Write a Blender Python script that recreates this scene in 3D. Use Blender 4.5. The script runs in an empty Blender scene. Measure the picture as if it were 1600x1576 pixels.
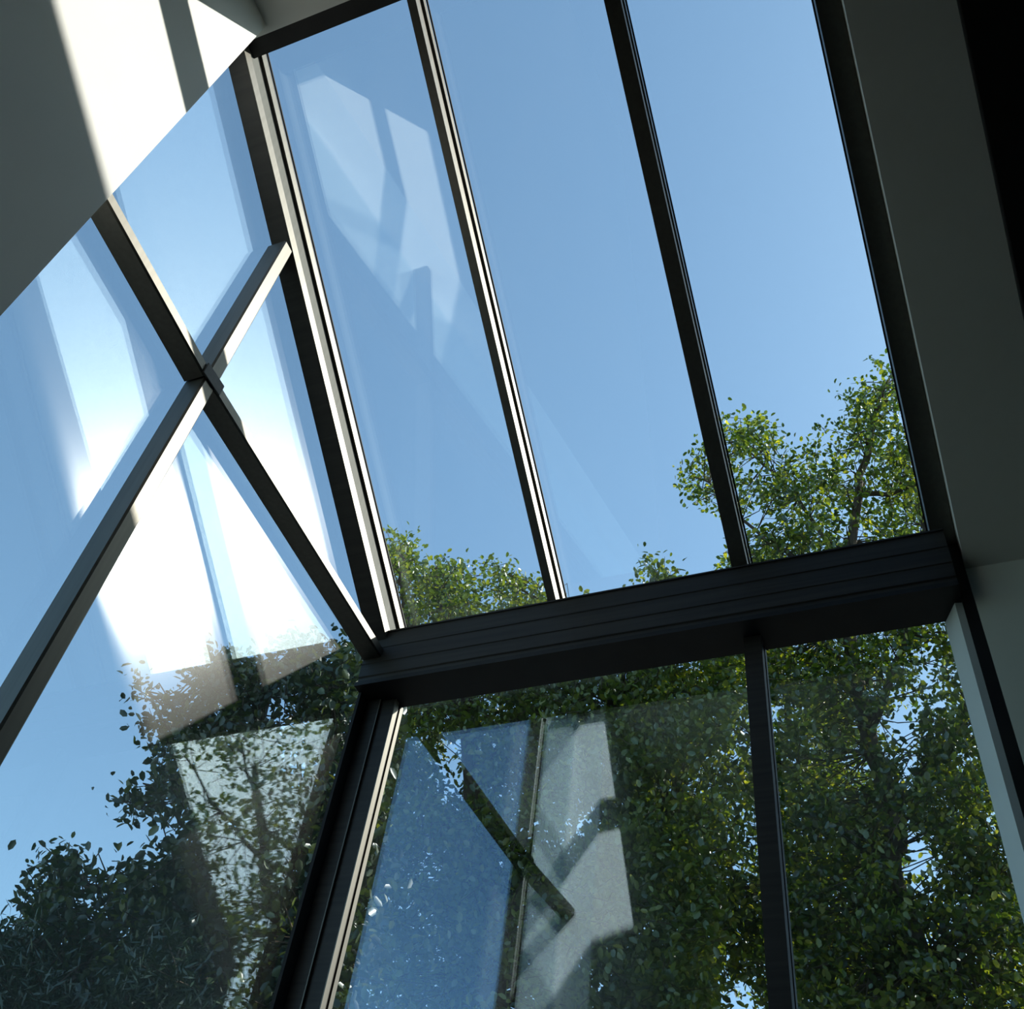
import bpy, bmesh, math, random
import numpy as np
from mathutils import Vector, Matrix

scn = bpy.context.scene
COL = scn.collection
Z0 = 1.6                                   # eye height above the floor; lengths below are written from eye level

# ------------------------------------------------------------------ camera
RM = [[0.9262561771719483, 0.35944410278461714, 0.11335533169714603],
      [-0.20239456576731726, 0.7280906929033705, -0.6549201345624892],
      [-0.3179401421630611, 0.583681317056535, 0.7471480349438664]]
EYE = (2.0, -2.83892413, 0.0)
FPX = 1641.94
cam_d = bpy.data.cameras.new('camera')
cam = bpy.data.objects.new('camera', cam_d)
COL.objects.link(cam)
rx, dn, fw = [Vector(r) for r in RM]
m = Matrix((rx, -dn, -fw)).transposed().to_4x4()
m.translation = Vector((EYE[0], EYE[1], EYE[2] + Z0))
cam.matrix_world = m
cam_d.sensor_fit = 'HORIZONTAL'
cam_d.sensor_width = 36.0
cam_d.lens = FPX / 1600.0 * 36.0
cam_d.clip_start = 0.02
cam_d.clip_end = 2000
scn.camera = cam

# ------------------------------------------------------------------ sky, sun, exposure
SUN = Vector((0.61920546, 0.46293019, 0.63425566)).normalized()
w = bpy.data.worlds.new('world')
scn.world = w
w.use_nodes = True
nt = w.node_tree
nt.nodes.clear()
sky = nt.nodes.new('ShaderNodeTexSky')
sky.sky_type = 'NISHITA'
sky.sun_disc = False
sky.sun_elevation = math.asin(SUN.z)
sky.sun_rotation = math.atan2(SUN.x, SUN.y)
sky.altitude = 100
sky.air_density = 1.0
sky.dust_density = 1.0
sky.ozone_density = 0.7
bg = nt.nodes.new('ShaderNodeBackground')
bg.inputs['Strength'].default_value = 0.145
wo = nt.nodes.new('ShaderNodeOutputWorld')
wb = nt.nodes.new('ShaderNodeMixRGB')
wb.blend_type = 'MULTIPLY'
wb.inputs[0].default_value = 1.0
wb.inputs[2].default_value = (0.86, 1.06, 1.03, 1)
nt.links.new(sky.outputs[0], wb.inputs[1])
nt.links.new(wb.outputs[0], bg.inputs['Color'])
nt.links.new(bg.outputs[0], wo.inputs['Surface'])

sd = bpy.data.lights.new('sun', 'SUN')
sd.energy = 4.2
sd.color = (1.0, 0.95, 0.87)
sd.angle = math.radians(0.53)
so = bpy.data.objects.new('sun', sd)
COL.objects.link(so)
so.location = (20, 15, 25)
so.rotation_euler = SUN.to_track_quat('Z', 'Y').to_euler()

vs = scn.view_settings
vs.view_transform = 'Standard'
vs.look = 'None'
vs.gamma = 1
vs.use_curve_mapping = False
vs.exposure = 1.1
scn.cycles.max_bounces = 10
scn.cycles.transparent_max_bounces = 24

# ------------------------------------------------------------------ materials
def newmat(name):
    mt = bpy.data.materials.new(name)
    mt.use_nodes = True
    t = mt.node_tree
    t.nodes.clear()
    out = t.nodes.new('ShaderNodeOutputMaterial')
    return mt, t, out


def surf(name, c0, c1, rough=0.6, scale=(4, 4, 4), spec=0.3, metal=0.0, bump=0.0, detail=4):
    mt, t, out = newmat(name)
    b = t.nodes.new('ShaderNodeBsdfPrincipled')
    tc = t.nodes.new('ShaderNodeTexCoord')
    mp = t.nodes.new('ShaderNodeMapping')
    mp.inputs['Scale'].default_value = scale
    nz = t.nodes.new('ShaderNodeTexNoise')
    nz.inputs['Detail'].default_value = detail
    nz.inputs['Scale'].default_value = 1.0
    cr = t.nodes.new('ShaderNodeValToRGB')
    cr.color_ramp.elements[0].position = 0.3
    cr.color_ramp.elements[1].position = 0.7
    cr.color_ramp.elements[0].color = (*c0, 1)
    cr.color_ramp.elements[1].color = (*c1, 1)
    L = t.links.new
    L(tc.outputs['Object'], mp.inputs[0]); L(mp.outputs[0], nz.inputs['Vector'])
    L(nz.outputs['Fac'], cr.inputs[0]); L(cr.outputs[0], b.inputs['Base Color'])
    b.inputs['Roughness'].default_value = rough
    b.inputs['Metallic'].default_value = metal
    b.inputs['Specular IOR Level'].default_value = spec
    if bump:
        bp = t.nodes.new('ShaderNodeBump')
        bp.inputs['Strength'].default_value = bump
        bp.inputs['Distance'].default_value = 0.002
        L(nz.outputs['Fac'], bp.inputs['Height']); L(bp.outputs[0], b.inputs['Normal'])
    L(b.outputs[0], out.inputs['Surface'])
    return mt


M_white = surf('white_paint', (.80, .80, .77), (.83, .83, .80), .75, (3, 3, 3), .15)
M_ceil = surf('ceiling_paint', (.74, .75, .71), (.78, .79, .75), .8, (3, 3, 3), .1)
M_grey = surf('grey_paint', (.70, .72, .65), (.74, .76, .69), .8, (2, 2, 2), .1)
M_greyb = surf('grey_green_paint', (.70, .76, .68), (.74, .80, .72), .8, (2, 2, 2), .1)
M_dim = surf('charcoal_paint', (.06, .06, .06), (.08, .08, .078), .8, (2, 2, 2), .1)
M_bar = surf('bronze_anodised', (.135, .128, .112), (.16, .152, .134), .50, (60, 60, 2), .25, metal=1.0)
M_groove_shade = surf('groove_shade', (.15, .155, .14), (.18, .182, .168), .7, (60, 60, 2), .15)  # shade of the rafter flange put into the groove's colour
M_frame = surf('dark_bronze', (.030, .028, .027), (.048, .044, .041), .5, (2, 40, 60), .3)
M_black = surf('black_steel', (.012, .012, .013), (.018, .018, .018), .5, (10, 10, 10), .3)
M_rubber = surf('rubber', (.02, .02, .022), (.03, .03, .03), .7, (30, 30, 30), .2)
M_reveal = surf('reveal_paint', (.62, .70, .70), (.68, .76, .76), .7, (3, 3, 3), .2)
M_floor = surf('walnut_floor', (.030, .022, .016), (.055, .038, .026), .45, (1.5, 14, 1), .3)
M_render = surf('render_wall', (.10, .10, .095), (.13, .128, .12), .9, (5, 5, 5), .1)
M_grass = surf('gravel', (.05, .05, .045), (.10, .095, .085), .95, (3, 3, 3), .05)
M_bark = surf('bark', (.045, .035, .026), (.10, .08, .06), .9, (8, 8, 2), .1, bump=.6)


def glass(name, r0, haze, haze_rough, dust, seed, tint=(1, 1, 1), spec=(.86, .94, 1)):
    """clear pane: mirror reflection by angle, a film of grime that spreads the reflection and scatters a little light"""
    mt, t, out = newmat(name)
    N = t.nodes.new
    L = t.links.new
    geo = N('ShaderNodeNewGeometry')
    dt = N('ShaderNodeVectorMath'); dt.operation = 'DOT_PRODUCT'
    L(geo.outputs['Incoming'], dt.inputs[0]); L(geo.outputs['Normal'], dt.inputs[1])
    ab = N('ShaderNodeMath'); ab.operation = 'ABSOLUTE'
    L(dt.outputs['Value'], ab.inputs[0])
    om = N('ShaderNodeMath'); om.operation = 'SUBTRACT'; om.inputs[0].default_value = 1.0
    L(ab.outputs[0], om.inputs[1])
    pw = N('ShaderNodeMath'); pw.operation = 'POWER'; pw.inputs[1].default_value = 5.0
    L(om.outputs[0], pw.inputs[0])
    ma = N('ShaderNodeMath'); ma.operation = 'MULTIPLY_ADD'
    ma.inputs[1].default_value = 1.0 - r0; ma.inputs[2].default_value = r0
    L(pw.outputs[0], ma.inputs[0])
    tr = N('ShaderNodeBsdfTransparent'); tr.inputs[0].default_value = (.97 * tint[0], .985 * tint[1], .975 * tint[2], 1)
    gl = N('ShaderNodeBsdfGlossy'); gl.inputs['Roughness'].default_value = 0.0
    gl.inputs['Color'].default_value = (*spec, 1)
    gh = N('ShaderNodeBsdfGlossy'); gh.inputs['Roughness'].default_value = haze_rough
    df = N('ShaderNodeBsdfDiffuse'); df.inputs['Color'].default_value = (.75, .74, .70, 1)
    tl = N('ShaderNodeBsdfTranslucent'); tl.inputs['Color'].default_value = (.75, .74, .70, 1)
    dd = N('ShaderNodeMixShader'); dd.inputs[0].default_value = .5
    L(df.outputs[0], dd.inputs[1]); L(tl.outputs[0], dd.inputs[2])
    # grime pattern: wiped swirls and blotches
    tc = N('ShaderNodeTexCoord')
    n1 = N('ShaderNodeTexNoise'); n1.inputs['Scale'].default_value = 1.6; n1.inputs['Detail'].default_value = 6
    n1.inputs['Distortion'].default_value = 1.8
    mp = N('ShaderNodeMapping'); mp.inputs['Location'].default_value = (seed, seed * 2, 0)
    L(tc.outputs['Object'], mp.inputs[0]); L(mp.outputs[0], n1.inputs['Vector'])
    n2 = N('ShaderNodeTexNoise'); n2.inputs['Scale'].default_value = 9; n2.inputs['Detail'].default_value = 8
    n2.inputs['Distortion'].default_value = 3.0
    L(mp.outputs[0], n2.inputs['Vector'])
    mm = N('ShaderNodeMath'); mm.operation = 'MULTIPLY'
    L(n1.outputs['Fac'], mm.inputs[0]); L(n2.outputs['Fac'], mm.inputs[1])
    mr = N('ShaderNodeMapRange'); mr.inputs['From Min'].default_value = .12; mr.inputs['From Max'].default_value = .42
    L(mm.outputs[0], mr.inputs['Value'])
    hz = N('ShaderNodeMath'); hz.operation = 'MULTIPLY'; hz.inputs[1].default_value = dust
    hb = N('ShaderNodeMath'); hb.operation = 'ADD'; hb.inputs[1].default_value = .10
    L(mr.outputs[0], hb.inputs[0]); L(hb.outputs[0], hz.inputs[0])
    a = N('ShaderNodeMixShader'); L(ma.outputs[0], a.inputs[0]); L(tr.outputs[0], a.inputs[1]); L(gl.outputs[0], a.inputs[2])
    b = N('ShaderNodeMixShader'); L(a.outputs[0], b.inputs[1]); L(gh.outputs[0], b.inputs[2])
    hm = N('ShaderNodeMath'); hm.operation = 'MULTIPLY'; hm.inputs[1].default_value = haze
    L(ma.outputs[0], hm.inputs[0]); L(hm.outputs[0], b.inputs[0])
    c = N('ShaderNodeMixShader'); L(hz.outputs[0], c.inputs[0]); L(b.outputs[0], c.inputs[1]); L(dd.outputs[0], c.inputs[2])
    L(c.outputs[0], out.inputs['Surface'])
    return mt


G_roof = glass('roof_glass', .12, .02, .08, .004, 3.1)
G_gable = glass('gable_glass', .125, .13, .20, .0060, 7.7)
G_front = glass('front_glass', .175, .03, .10, .0015, 1.3, spec=(.62, .80, 1))


def leafmat(name, cols, trans=.45):
    mt, t, out = newmat(name)
    N = t.nodes.new
    L = t.links.new
    at = N('ShaderNodeAttribute'); at.attribute_name = 'tone'
    cr = N('ShaderNodeValToRGB')
    el = cr.color_ramp.elements
    while len(el) < len(cols): el.new(.5)
    for k, cc in enumerate(cols):
        el[k].position = k / (len(cols) - 1); el[k].color = (*cc, 1)
    L(at.outputs['Fac'], cr.inputs[0])
    d = N('ShaderNodeBsdfDiffuse'); L(cr.outputs[0], d.inputs['Color'])
    tl = N('ShaderNodeBsdfTranslucent')
    mx = N('ShaderNodeMixRGB'); mx.blend_type = 'MULTIPLY'; mx.inputs[0].default_value = 1
    mx.inputs[2].default_value = (1.25, 1.15, .35, 1)
    L(cr.outputs[0], mx.inputs[1]); L(mx.outputs[0], tl.inputs['Color'])
    m1 = N('ShaderNodeMixShader'); m1.inputs[0].default_value = trans
    L(d.outputs[0], m1.inputs[1]); L(tl.outputs[0], m1.inputs[2])
    g = N('ShaderNodeBsdfGlossy'); g.inputs['Roughness'].default_value = .38; g.inputs['Color'].default_value = (.9, .95, 1, 1)
    m2 = N('ShaderNodeMixShader'); m2.inputs[0].default_value = .06
    L(m1.outputs[0], m2.inputs[1]); L(g.outputs[0], m2.inputs[2])
    L(m2.outputs[0], out.inputs['Surface'])
    return mt


L_dark = leafmat('leaf_deep_green', [(.02, .05, .012), (.055, .11, .02), (.14, .20, .03), (.38, .40, .05)], .6)
L_bright = leafmat('leaf_bright_green', [(.04, .08, .015), (.09, .15, .02), (.16, .22, .03), (.28, .30, .05)], .5)
L_mid = leafmat('leaf_mid_green', [(.02, .055, .012), (.07, .13, .02), (.20, .26, .03), (.45, .46, .06)], .6)
L_back = leafmat('leaf_blue_green', [(.012, .03, .015), (.025, .05, .018), (.05, .08, .02), (.14, .17, .03)], .35)
L_con = leafmat('needle_green', [(.015, .035, .018), (.025, .05, .025), (.04, .07, .03)], .15)

# ------------------------------------------------------------------ helpers
def link(name, me, mat, parent=None):
    o = bpy.data.objects.new(name, me)
    COL.objects.link(o)
    if mat: me.materials.append(mat)
    if parent: o.parent = parent
    return o


def mesh_of(verts, faces, origin=(0, 0, 0)):
    me = bpy.data.meshes.new('m')
    oz = Vector(origin)
    me.from_pydata([Vector(v) - oz for v in verts], [], faces)
    me.update()
    bm = bmesh.new(); bm.from_mesh(me)
    bmesh.ops.recalc_face_normals(bm, faces=bm.faces)
    bm.to_mesh(me); bm.free()
    return me


def W(p): return Vector((p[0], p[1], p[2] + Z0))


def tag(o, label=None, cat=None, group=None, kind=None):
    if label: o['label'] = label
    if cat: o['category'] = cat
    if group: o['group'] = group
    if kind: o['kind'] = kind
    return o


def prism_data(profile, A, B, U, V):
    """profile (u, v) swept from A to B"""
    A, B, U, V = W(A), W(B), Vector(U), Vector(V)
    n = len(profile)
    vs_ = [A + U * u + V * v for u, v in profile] + [B + U * u + V * v for u, v in profile]
    fs = [[i, (i + 1) % n, n + (i + 1) % n, n + i] for i in range(n)] + [list(range(n)), list(range(n, 2 * n))]
    return vs_, fs


def prism(name, mat, profile, A, B, U, V, parent=None, origin=None):
    v, f = prism_data(profile, A, B, U, V)
    o0 = origin if origin is not None else (W(A) if parent is None else (0, 0, 0))
    if parent is not None: o0 = parent.location
    o = link(name, mesh_of(v, f, o0), mat, parent)
    if parent is None: o.location = o0
    return o


def box(name, mat, a, b, parent=None):
    x0, y0, z0 = a; x1, y1, z1 = b
    return prism(name, mat, [(0, 0), (x1 - x0, 0), (x1 - x0, y1 - y0), (0, y1 - y0)], (x0, y0, z0), (x0, y0, z1), (1, 0, 0), (0, 1, 0), parent)


def bevel(o, wd=.003, seg=2):
    b = o.modifiers.new('bevel', 'BEVEL'); b.width = wd; b.segments = seg; b.limit_method = 'ANGLE'
    return o


def structure(o): o['kind'] = 'structure'; return o


def empty(name, p):
    o = bpy.data.objects.new(name, None); COL.objects.link(o); o.location = p; o.empty_display_size = .1
    return o

# ------------------------------------------------------------------ geometry constants (metres, heights from eye level)
E = 2.8693                      # height where roof glass meets front glass
AL = 0.6141
T = math.tan(AL)
MD = Vector((0, -math.cos(AL), math.sin(AL)))      # up the rafters
ND = Vector((0, -math.sin(AL), -math.cos(AL)))     # into the room, square to roof glass
def roofz(y): return E - y * T
YB = -2.13                      # top end of roof glazing
XM2, XM3, XM4 = 0.770, 1.504, 2.163
XW = 0.185                      # face of white wall
FL = -1.6

# ------------------------------------------------------------------ room shell
structure(prism('wall_left', M_white, [(0, 0), (.40, 0), (.40, 5.85), (0, 5.85)], (-.215, -8, FL), (-.215, -8, 4.183), (1, 0, 0), (0, 1, 0)))
structure(box('wall_back', M_dim, (-.215, -8.2, FL), (6.2, -8, 4.4)))
structure(box('wall_right', M_dim, (6.0, -8, FL), (6.2, 0, 4.4)))
structure(box('floor', M_floor, (-.215, -8.2, FL - .2), (6.2, 0.15, FL)))
structure(box('ceiling', M_ceil, (-.215, -8.2, 4.183), (6.2, YB + .008, 4.42)))
# sloping plaster lining beside the roof glass, then the plaster wall under it
SL = 0.222
xg0, xg1 = 2.243, 2.566
zl = 2.648
def sl(y): return zl - (y + .095) * T
structure(prism('ceiling_slope', M_grey, [(-.095, zl), (0.1, zl - .0), (0.1, roofz(.1) + .15), (-2.3, roofz(-2.3) + .15), (-2.3, sl(-2.3))],
                (xg0, 0, 0), (6.2, 0, 0), (0, 1, 0), (0, 0, 1)))
structure(box('wall_front', M_greyb, (xg0, -.095, FL), (6.2, .15, zl)))
# dark steel beam under the slope, right of the glazing
o = prism('roof_beam', M_black, [(0, 0), (1.1, 0), (1.1, .03), (0, .03)], (xg1, -.12, sl(-.12)), Vector((xg1, -.12, sl(-.12))) + MD * 2.75, (1, 0, 0), ND)
tag(bevel(o, .006), 'black steel beam under the grey sloping ceiling at the far right', 'beam')
structure(box('wall_front_low', M_white, (0, -.08, FL), (xg0, .12, -1.25)))
structure(box('wall_left_low', M_white, (-.12, -2.15, FL), (.08, 0.12, -1.25)))

# ------------------------------------------------------------------ glazing
GT = .012
def roofpane(n, x0, x1):
    A = Vector((x0, .03, roofz(.03))); B = Vector((x0, YB - .05, roofz(YB - .05)))
    structure(prism('window_%d' % n, G_roof, [(0, 0), (x1 - x0, 0), (x1 - x0, GT), (0, GT)], A - ND * (GT + .002), B - ND * (GT + .002), (1, 0, 0), ND))
roofpane(1, -.02, XM2 + .006)
roofpane(2, XM2 + .010, XM3 - .002)
roofpane(3, XM3 + .002, XM4 + .05)

TRB = [(-2.20, 2.815), (-1.475, 2.728)]           # transom, upper run (y, z)
TRA = [(-1.475, 2.728), (-.05, 2.655)]
YM = -1.48
def gable(n, pts):
    structure(prism('window_%d' % n, G_gable, [(y, z) for y, z in pts], (-GT - .002, 0, 0), (-.002, 0, 0), (0, 1, 0), (0, 0, 1)))
rz = lambda y: roofz(y) - .01
gable(4, [(-2.3, 2.825), (YM, 2.727), (YM, rz(YM)), (-2.3, rz(-2.3))])
gable(5, [(YM, 2.727), (.0, 2.65), (0, rz(0)), (YM, rz(YM))])
gable(6, [(-2.3, -1.25), (YM, -1.25), (YM, 2.727), (-2.3, 2.825)])
gable(7, [(YM, -1.25), (0, -1.25), (0, 2.65), (YM, 2.727)])
def front(n, x0, x1):
    structure(prism('window_%d' % n, G_front, [(x0, 0), (x1, 0), (x1, GT), (x0, GT)], (0, .0, -1.25), (0, .0, 2.80), (1, 0, 0), (0, 1, 0)))
front(8, .02, XM3 + .01)
front(9, XM3 + .014, XM4 + .06)

# ------------------------------------------------------------------ glazing bars
def rafter_profile(wd, dp, g=.006):
    """box bar with a groove between two flanges on each side (u across, v into the room)"""
    r = [(0, 0), (0, dp), (wd, dp), (wd, dp * .76), (wd - g, dp * .76), (wd - g, dp * .30), (wd, dp * .30), (wd, dp * .10), (wd - g * .3, dp * .10), (wd - g * .3, 0)]
    return r
def rafter(x0, wd, dp, label, g=.006):
    A = Vector((x0, -.02, roofz(-.02)))
    n = (YB + .02 + .05) / MD.y
    root = tag(empty('rafter', W(A)), label, 'rafter', 'roof rafters')
    B = A + MD * n
    if wd < .079:
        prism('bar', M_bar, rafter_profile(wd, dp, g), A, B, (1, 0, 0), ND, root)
    else:
        prism('bar', M_frame, rafter_profile(wd, dp, g), A, B, (1, 0, 0), ND, root)  # darker metal paints in the faces turned from the sun
        for v0, v1, u0, mt_ in ((dp * .765, dp * .995, wd + .0005, M_bar), (dp * .105, dp * .295, wd + .0005, M_bar), (dp * .31, dp * .75, wd - g + .0005, M_groove_shade)):  # strips brighten the sunlit flanges and grey the shaded groove by colour
            st = prism('shading_strip', mt_, [(u0, v0), (u0 + .003, v0), (u0 + .003, v1), (u0, v1)], A, B, (1, 0, 0), ND, root)
            st['label'] = 'pale strip painting the sunlit flange' if mt_ is M_bar else 'grey strip painting the shaded groove'
    # thin rubber seal where glass beds on the bar
    for sx in (-.006, wd):
        prism('glazing_seal', M_rubber, [(0, 0), (.006, 0), (.006, .007), (0, .007)], A + Vector((sx, 0, 0)), B + Vector((sx, 0, 0)), (1, 0, 0), ND, root)
    return root
r1 = rafter(0.0, .08, .20, 'corner rafter with pale sunlit grooved face, leftmost, along the gable glass', .012)
rafter(XM2 - .010, .034, .135, 'slim rafter with a sunlit cream side, standing alone in open sky glass', .010)
rafter(XM3 - .028, .058, .13, 'all dark rafter in the middle right of the roof, in line with the front mullion', .005)
rafter(XM4, .078, .14, 'dark edge rafter against the grey sloping ceiling', .008)

# top header
o = prism('header_beam', M_black, [(0, 0), (.075, 0), (.075, .30), (0, .30)], (-.02, YB, 4.185), (2.24, YB, 4.185), (0, 1, 0), (0, 0, 1))
o2 = tag(o, 'black header beam along the top of the roof glass, under the ceiling edge', 'beam')

# eave beam
eb = [(-.17, 2.782), (-.17, 2.775), (-.165, 2.775), (-.165, 2.70), (-.168, 2.697), (-.165, 2.694), (-.165, 2.625), (-.168, 2.622), (-.165, 2.619), (-.165, 2.560), (-.16, 2.555), (-.16, 2.528), (-.02, 2.528), (-.02, 2.60), (-.005, 2.60), (-.005, 2.86), (-.03, 2.86), (-.03, 2.782)]
root = tag(empty('eave_beam', W((0, -.1, 2.53))), 'broad dark bronze beam crossing the frame between roof glass and front glass', 'beam')
prism('beam', M_frame, eb, (0.0, 0, 0), (2.204, 0, 0), (0, 1, 0), (0, 0, 1), root)
prism('bottom_flange', M_black, [(-.175, 2.508), (-.01, 2.508), (-.01, 2.5275), (-.175, 2.5275)], (0.0, 0, 0), (2.204, 0, 0), (0, 1, 0), (0, 0, 1), root)

# corner post
root = tag(empty('corner_post', W((.05, -.05, -1.25))), 'dark upright corner post with pale sunlit edges, below the eave beam', 'post')
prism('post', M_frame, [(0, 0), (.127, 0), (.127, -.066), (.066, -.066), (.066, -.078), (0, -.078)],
      (0, -.001, -1.25), (0, -.001, 2.507), (1, 0, 0), (0, 1, 0), root)  # darker metal paints in the post faces the sun misses
for y0, y1, x0 in ((-.002, -.024, .1275), (-.040, -.066, .1275), (-.0665, -.0785, .0665)):  # brighter strips paint in the post faces that catch the sun
    g = prism('sunlit_edge', M_bar, [(0, y0), (.005, y0), (.005, y1), (0, y1)], (x0, 0, -1.25), (x0, 0, 2.507), (1, 0, 0), (0, 1, 0), root)
    g['label'] = 'pale strip painting the sunlit post edge'
prism('rubber_seal', M_rubber, [(0, -.079), (.012, -.079), (.012, -.135), (0, -.135)], (0, 0, -1.25), (0, 0, 2.507), (1, 0, 0), (0, 1, 0), root)

# front mullion
root = tag(empty('mullion', W((XM3, -.04, -1.25))), 'dark upright mullion between the two front panes', 'mullion')
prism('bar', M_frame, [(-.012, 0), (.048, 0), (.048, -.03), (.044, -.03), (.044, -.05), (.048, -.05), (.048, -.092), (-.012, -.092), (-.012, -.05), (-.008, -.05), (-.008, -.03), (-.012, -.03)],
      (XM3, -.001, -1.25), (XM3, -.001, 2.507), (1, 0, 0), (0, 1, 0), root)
# right jamb: pale return beside the glass, dark frame in front
root = tag(empty('jamb_frame', W((2.2, -.05, -1.25))), 'dark upright jamb at the right end of the front glass, beside the plaster wall', 'jamb')
prism('frame', M_black, [(0, 0), (.033, 0), (.033, -.094), (-.004, -.094)], (2.209, -.001, -1.25), (2.209, -.001, 2.80), (1, 0, 0), (0, 1, 0), root)
l = prism('reveal_lining', M_reveal, [(0, -.004), (.050, -.004), (.0625, -.090), (.040, -.094)], (2.142, 0, -1.25), (2.142, 0, 2.507), (1, 0, 0), (0, 1, 0), root)
l['label'] = 'pale blue grey lining'

# gable mullion (upright) and transom (level), seen as the big cross
root = tag(empty('gable_mullion', W((.04, YM, -1.25))), 'long bar of the gable cross running from the rafter down to the lower left', 'mullion')
prism('bar', M_bar, [(0, -.028), (.074, -.028), (.08, -.022), (.08, .022), (.074, .028), (.05, .028), (.05, .024), (.03, .024), (.03, .028), (0, .028), (0, -.028 + .0)][:-1],
      (0, YM, -1.25), (0, YM, roofz(YM) - .262), (1, 0, 0), (0, 1, 0), root)
def transom(a, b, label, g):
    A = Vector((0, a[0], a[1])); B = Vector((0, b[0], b[1]))
    d = (B - A).normalized()
    up = Vector((1, 0, 0)).cross(d); 
    if up.z < 0: up = -up
    root = tag(empty('transom', W(A)), label, 'transom', 'level bars of the gable cross')
    prism('bar', M_bar, [(0, -.024), (.074, -.024), (.08, -.018), (.08, .018), (.074, .024), (0, .024)], A, B, (1, 0, 0), up, root)
    return root
transom((-2.18, 2.815), (YM - .03, 2.728), 'short dark bar of the gable cross, from the white wall edge to the crossing', 0)
transom((YM + .03, 2.728), (-.03, 2.665), 'bar of the gable cross from the crossing down to the eave corner', 0)
# crossing plate
o = box('crossing_bracket', M_frame, (.081, YM - .05, 2.70), (.087, YM + .05, 2.756))
bevel(o, .004)
tag(o, 'small dark bracket where the gable bars cross', 'bracket')

# ------------------------------------------------------------------ outside: ground, upper house
structure(box('ground', M_grass, (-60, -60, FL - .35), (60, 60, FL - .21)))
um = prism('wall_outer', M_render, [(-6, roofz(0) + 1.4), (-2.6, roofz(0) + 1.7), (.15, roofz(0) + .1), (.16, FL - .21), (2.75, FL - .21), (2.75, 4.714 - .632 * 2.75), (-6, 4.714 + .632 * 6)], (2.47, 0, 0), (6.2, 0, 0), (0, 1, 0), (0, 0, 1))
structure(um)

# ------------------------------------------------------------------ trees
RMn = np.array(RM)
def at(px, py, Y):
    v = RMn.T @ np.array([px - 800.0, py - 788.0, FPX])
    t = (Y - EYE[1]) / v[1]
    return np.array(EYE) + v * t + np.array([0, 0, Z0])

def inpoly(x, y, poly):
    c = False
    n = len(poly)
    for i in range(n):
        x1, y1 = poly[i]; x2, y2 = poly[(i + 1) % n]
        if (y1 > y) != (y2 > y) and x < (x2 - x1) * (y - y1) / (y2 - y1) + x1: c = not c
    return c

def tube_data(pts, rads, sides, vs_, fs):
    b0 = len(vs_)
    pts = [Vector(p) for p in pts]
    for i, p in enumerate(pts):
        d = (pts[min(i + 1, len(pts) - 1)] - pts[max(i - 1, 0)])
        if d.length < 1e-6: d = Vector((0, 0, 1))
        d.normalize()
        u = d.orthogonal().normalized(); v = d.cross(u)
        for k in range(sides):
            a = 2 * math.pi * k / sides
            vs_.append(p + (u * math.cos(a) + v * math.sin(a)) * rads[i])
    for i in range(len(pts) - 1):
        for k in range(sides):
            fs.append([b0 + i * sides + k, b0 + i * sides + (k + 1) % sides, b0 + (i + 1) * sides + (k + 1) % sides, b0 + (i + 1) * sides + k])
    fs.append([b0 + k for k in range(sides)])
    fs.append([b0 + (len(pts) - 1) * sides + k for k in range(sides)])

def wobble(pts, n, amp, rg):
    """resample a polyline smoothly and roughen it"""
    P = [np.array(p, float) for p in pts]
    out = []
    for i in range(len(P) - 1):
        p0 = P[max(i - 1, 0)]; p1 = P[i]; p2 = P[i + 1]; p3 = P[min(i + 2, len(P) - 1)]
        for k in range(n):
            t = k / n
            q = .5 * ((2 * p1) + (-p0 + p2) * t + (2 * p0 - 5 * p1 + 4 * p2 - p3) * t * t + (-p0 + 3 * p1 - 3 * p2 + p3) * t ** 3)
            out.append(q + rg.normal(0, amp, 3))
    out.append(P[-1])
    return out

def leaves_mesh(centers, rg, size, shape='oval', droop=.3):
    """one folded leaf per centre"""
    n = len(centers)
    c = np.asarray(centers)
    d = rg.normal(0, 1, (n, 3)); d[:, 2] -= droop; d /= np.linalg.norm(d, axis=1)[:, None]
    up = rg.normal(0, .75, (n, 3)); up[:, 2] += 1.0
    s = np.cross(d, up); s /= np.maximum(np.linalg.norm(s, axis=1), 1e-6)[:, None]
    nn = np.cross(s, d)
    L = size * rg.uniform(.65, 1.25, n)[:, None]
    if shape == 'needle': prof = [(0, 0, 0), (.5, .07, 0), (1, 0, 0), (.5, -.07, 0)]; quads = [(0, 1, 2, 3)]
    else:
        prof = [(0, 0, 0), (.28, .27, .07), (.72, .25, .06), (1, 0, -.06), (.72, -.25, .06), (.28, -.27, .07)]
        quads = [(0, 1, 2, 3), (0, 3, 4, 5)]
    k = len(prof)
    V = np.zeros((n, k, 3))
    for j, (a, b, e) in enumerate(prof):
        V[:, j] = c + d * L * (a - .5) + s * L * b + nn * L * e
    V = V.reshape(-1, 3)
    q = np.array(quads)
    F = (np.arange(n)[:, None, None] * k + q[None]).reshape(-1, 4)
    me = bpy.data.meshes.new('leaves')
    me.vertices.add(len(V)); me.vertices.foreach_set('co', V.ravel().astype(np.float32))
    me.loops.add(F.size); me.loops.foreach_set('vertex_index', F.ravel().astype(np.int32))
    me.polygons.add(len(F)); me.polygons.foreach_set('loop_start', (np.arange(len(F)) * 4).astype(np.int32))
    me.update(calc_edges=True)
    tone = np.repeat(np.clip(rg.beta(1.2, 1.9, n), 0, 1), k)
    at_ = me.attributes.new('tone', 'FLOAT', 'POINT')
    at_.data.foreach_set('value', tone.astype(np.float32))
    return me

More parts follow.
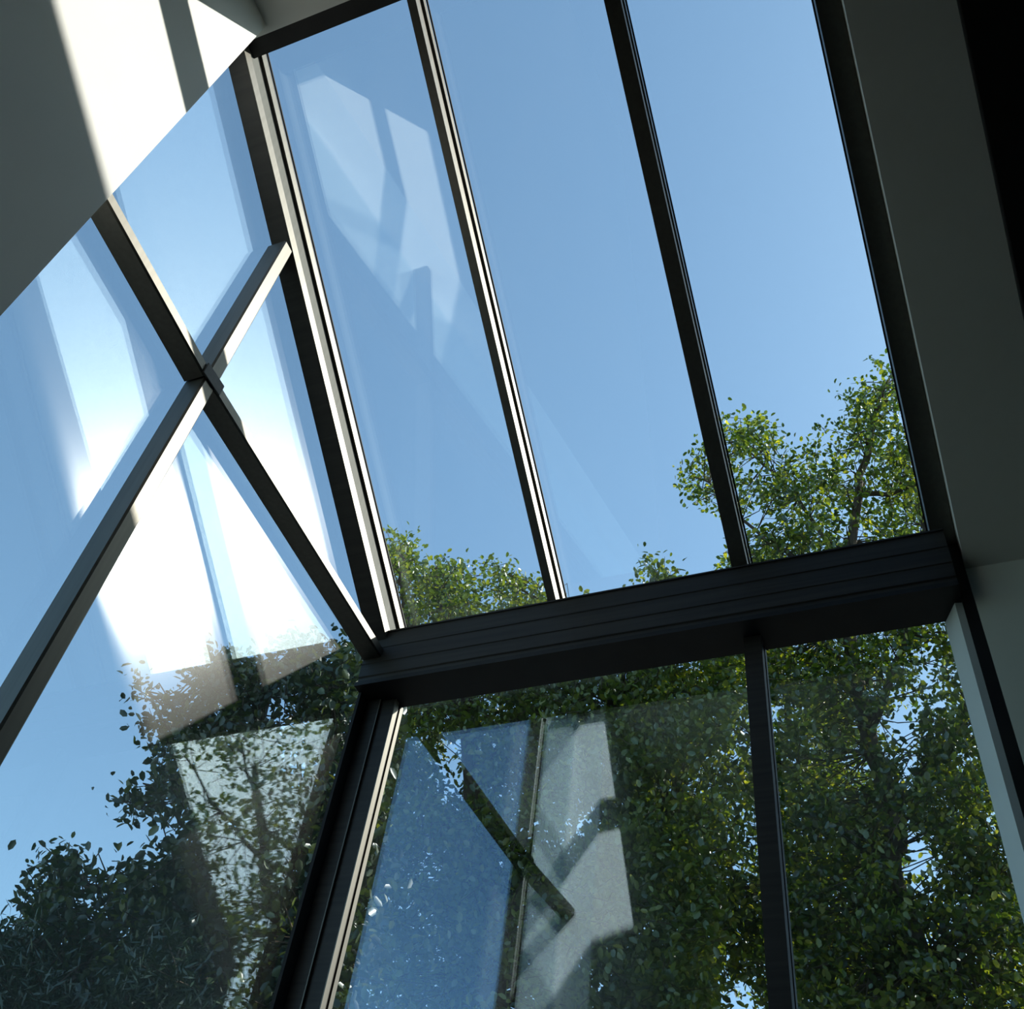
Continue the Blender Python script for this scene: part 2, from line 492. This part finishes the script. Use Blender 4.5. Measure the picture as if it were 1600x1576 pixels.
def tree(name, label, mat, poly, Y, dY, ncl, trunk, limbs, base, seed, leaf=.10, lpc=16, crad=.26, gap=.0, shape='oval', r0=.16, cat='tree', gscale=110.):
    """clusters of leaves filling a crown; trunk and limbs given as points seen at a depth"""
    rg = np.random.default_rng(seed)
    root = tag(empty(name, base), label, cat, 'trees outside the glass')
    org = np.array(base, float)
    tr = [org] + [at(px, py, Y + dy) for px, py, dy in trunk]
    tp = wobble(tr, 6, .02, rg)
    rad = [r0 * (1 - .8 * (i / (len(tp) - 1)) ** .9) + .012 for i in range(len(tp))]
    v, f = [], []
    tube_data([p - org for p in tp], rad, 10, v, f)
    o = link('trunk', mesh_of(v, f), M_bark, root)
    nodes = [(p, r) for p, r in zip(tp[6:], rad[6:])]
    for lb in limbs:
        pts = [at(px, py, Y + dy) for px, py, dy in lb]
        j = min(range(len(nodes)), key=lambda i: np.linalg.norm(nodes[i][0] - pts[0]))
        st, sr = nodes[j]
        lp = wobble([st] + pts, 5, .025, rg)
        rr = [max(.012, min(sr * .75, .09) * (1 - .85 * i / (len(lp) - 1))) for i in range(len(lp))]
        v, f = [], []
        tube_data([p - org for p in lp], rr, 7, v, f)
        link('branch', mesh_of(v, f), M_bark, root)
        nodes += list(zip(lp[1:], rr[1:]))
    NP = np.array([n[0] for n in nodes])
    # leaf clusters
    xs = [p[0] for p in poly]; ys = [p[1] for p in poly]
    hole = [(rg.uniform(min(xs), max(xs)), rg.uniform(min(ys), max(ys)), rg.uniform(.35, 1.0)) for _ in range(int(gap))]
    cl = []
    tries = 0
    while len(cl) < ncl and tries < ncl * 40:
        tries += 1
        x = rg.uniform(min(xs), max(xs)); y = rg.uniform(min(ys), max(ys))
        if not inpoly(x, y, poly): continue
        if any((x - hx) ** 2 + (y - hy) ** 2 < (hr * gscale * .5) ** 2 for hx, hy, hr in hole): continue
        cl.append(at(x, y, Y + rg.uniform(-dY, dY)))
    cl = np.array(cl)
    tv, tf = [], []
    cen = []
    for q in cl:
        dist = np.linalg.norm(NP - q, axis=1)
        j = int(np.argmin(dist))
        st = NP[j]
        if dist[j] < 1.3:
            mid = (st + q) / 2 + rg.normal(0, .10, 3) + np.array([0, 0, .06])
            tube_data([st - org, mid - org, q - org], [.010, .007, .004], 3, tv, tf)
        # twig spray
        ax = rg.normal(0, 1, 3); ax[2] *= .6; ax /= np.linalg.norm(ax)
        e1 = q - ax * crad * .8; e2 = q + ax * crad * .9
        tube_data([e1 - org, q - org, e2 - org], [.005, .005, .003], 3, tv, tf)
        k = rg.poisson(lpc)
        tt = rg.uniform(-1, 1, k)[:, None]
        pp = q + ax * tt * crad + rg.normal(0, crad * .38, (k, 3))
        cen.append(pp)
    cen = np.concatenate(cen) - org
    fo = link('foliage', leaves_mesh(cen, rg, leaf, shape), mat, root)
    fo['kind'] = 'stuff'
    tw = link('twigs', mesh_of(tv, tf), M_bark, root)
    tw['kind'] = 'stuff'
    return root

G0 = FL - .21 + Z0
tree('broadleaf_tree', 'tall leafy tree whose crown fills the lower corner of the rightmost roof pane', L_mid,
     [(1062, 738), (1100, 700), (1125, 655), (1200, 652), (1248, 698), (1275, 690), (1282, 612), (1345, 600), (1375, 562), (1425, 560), (1520, 700), (1640, 900), (1680, 1640), (1230, 1640), (1190, 1200), (1170, 960), (1140, 890), (1090, 880), (1135, 820), (1100, 790)],
     7.0, .8, 1650, [(1440, 1500, 0), (1395, 1280, 0), (1340, 1080, 0), (1325, 900, 0), (1350, 720, 0), (1385, 600, 0)],
     [[(1300, 850, .1), (1210, 740, .2), (1150, 690, .2)], [(1290, 900, -.2), (1180, 830, -.3), (1100, 750, -.2)], [(1420, 760, .1), (1450, 660, .3)], [(1410, 1250, .2), (1500, 1120, .3), (1540, 980, .3)], [(1370, 1120, -.2), (1430, 960, -.3), (1440, 820, -.2)], [(1350, 1060, .2), (1240, 960, .1), (1200, 900, .3)], [(1440, 1500, .3), (1560, 1400, .3), (1600, 1250, .2)]],
     (2.9, 7.3, G0), 11, leaf=.082, lpc=26, crad=.21, gap=115, gscale=70, r0=.125)
tree('slender_tree', 'thin trunked tree behind the front mullion, with a bare branch slanting across a sky gap', L_dark,
     [(1120, 960), (1260, 940), (1330, 1100), (1390, 1300), (1400, 1640), (960, 1640), (900, 1300), (960, 1120), (1040, 1010)],
     9.0, .8, 800, [(1300, 1560, 0), (1285, 1400, 0), (1265, 1250, 0), (1230, 1100, 0), (1200, 960, 0)],
     [[(1410, 1410, -.6), (1360, 1360, -.6), (1300, 1310, -.5)], [(1230, 1200, 0), (1150, 1120, .1), (1090, 1080, 0)], [(1200, 1400, .2), (1100, 1330, .3), (1010, 1300, .2)], [(1270, 1200, .1), (1320, 1080, .1)]],
     (1.2, 9.2, G0), 12, leaf=.10, lpc=24, crad=.26, gap=80, gscale=72, r0=.10)
tree('broadleaf_tree', 'bright green tree whose sunlit tips rise above the left half of the eave beam', L_bright,
     [(600, 850), (622, 826), (645, 850), (672, 862), (690, 845), (705, 880), (740, 905), (765, 868), (800, 905), (850, 912), (880, 965), (908, 912), (940, 955), (1000, 945), (1012, 895), (1032, 868), (1052, 900), (1075, 965), (1160, 1000), (1130, 1300), (1090, 1640), (760, 1640), (560, 1640), (575, 1300), (590, 1050)],
     7.0, 1.0, 2500, [(760, 1560, 0), (745, 1350, 0), (730, 1150, 0), (700, 1000, 0), (680, 890, 0)],
     [[(760, 1200, .2), (840, 1050, .3), (850, 940, .2)], [(720, 1100, -.3), (640, 980, -.3), (625, 860, -.2)], [(800, 1300, 0), (920, 1180, .2), (980, 1050, .1), (1030, 900, .1)], [(780, 1420, .3), (900, 1350, .2), (1040, 1280, .3)], [(720, 1300, .1), (620, 1200, .2), (600, 1080, .2)]],
     (-3.4, 7.2, G0), 13, leaf=.088, lpc=27, crad=.24, gap=40, gscale=70, r0=.2)
tree('shade_tree', 'dark spreading tree seen through the lower gable glass, left of the corner post', L_back,
     [(195, 1075), (260, 1050), (380, 1030), (450, 1005), (585, 1010), (600, 1100), (560, 1640), (-40, 1640), (-40, 1500), (40, 1440), (62, 1400), (70, 1352), (98, 1312), (130, 1330), (160, 1370), (215, 1348), (262, 1352), (300, 1300), (285, 1262), (240, 1262), (215, 1290), (188, 1262), (225, 1225), (270, 1215), (262, 1160), (215, 1120)],
     3.0, .8, 1250, [(420, 1560, 0), (400, 1400, 0), (385, 1250, 0), (400, 1130, 0), (430, 1040, 0)],
     [[(380, 1400, 0), (280, 1360, .2), (160, 1390, .2), (95, 1340, .1)], [(360, 1480, .1), (220, 1480, .1), (60, 1500, .1)], [(360, 1280, 0), (290, 1240, .1), (210, 1260, .1)], [(370, 1200, .2), (290, 1130, .2), (230, 1080, .1)], [(440, 1300, -.2), (510, 1180, -.1), (540, 1060, 0)]],
     (-2.6, 3.1, G0), 14, leaf=.078, lpc=24, crad=.20, gap=60, gscale=60, r0=.15)
tree('conifer', 'dark needled tree tip in the bottom left corner', L_con,
     [(-60, 1640), (-40, 1480), (10, 1462), (40, 1500), (75, 1540), (110, 1640)],
     2.2, .35, 220, [(20, 1580, 0), (15, 1480, 0)], [[(60, 1570, 0), (90, 1600, 0)], [(0, 1530, 0), (-30, 1520, 0)]],
     (-4.4, 2.3, G0), 15, leaf=.10, lpc=60, crad=.20, shape='needle', r0=.10)
tree('conifer', 'dark needled tree top at the bottom edge, right of the other conifer', L_con,
     [(180, 1640), (205, 1530), (225, 1500), (250, 1470), (275, 1500), (290, 1560), (310, 1640)],
     2.2, .35, 220, [(250, 1600, 0), (250, 1490, 0)], [[(220, 1570, 0), (200, 1600, 0)], [(275, 1560, 0), (290, 1600, 0)]],
     (-3.2, 2.3, G0), 16, leaf=.10, lpc=60, crad=.20, shape='needle', r0=.10)

# seen mirrored in the gable glass, beyond the wing of the house
_at = at
def at_mirror(px, py, Y):
    p = _at(px, py, Y); p[0] = -p[0]; return p
at = at_mirror
tree('garden_tree', 'open crowned tree reflected as a beige haze in the lower gable pane', L_bright,
     [(235, 1130), (300, 1100), (420, 1080), (600, 1050), (600, 1640), (150, 1640), (280, 1400)],
     8.0, 1.0, 300, [(430, 1600, 0), (420, 1400, 0), (400, 1200, 0)],
     [[(420, 1350, 0), (330, 1250, .1), (280, 1150, .1)], [(430, 1400, 0), (510, 1280, .1), (550, 1150, 0)], [(420, 1300, .3), (380, 1180, .3), (390, 1110, .2)]],
     (6.9, 8.2, G0), 17, leaf=.11, lpc=20, crad=.32, gap=22, gscale=75, r0=.16)
at = _at
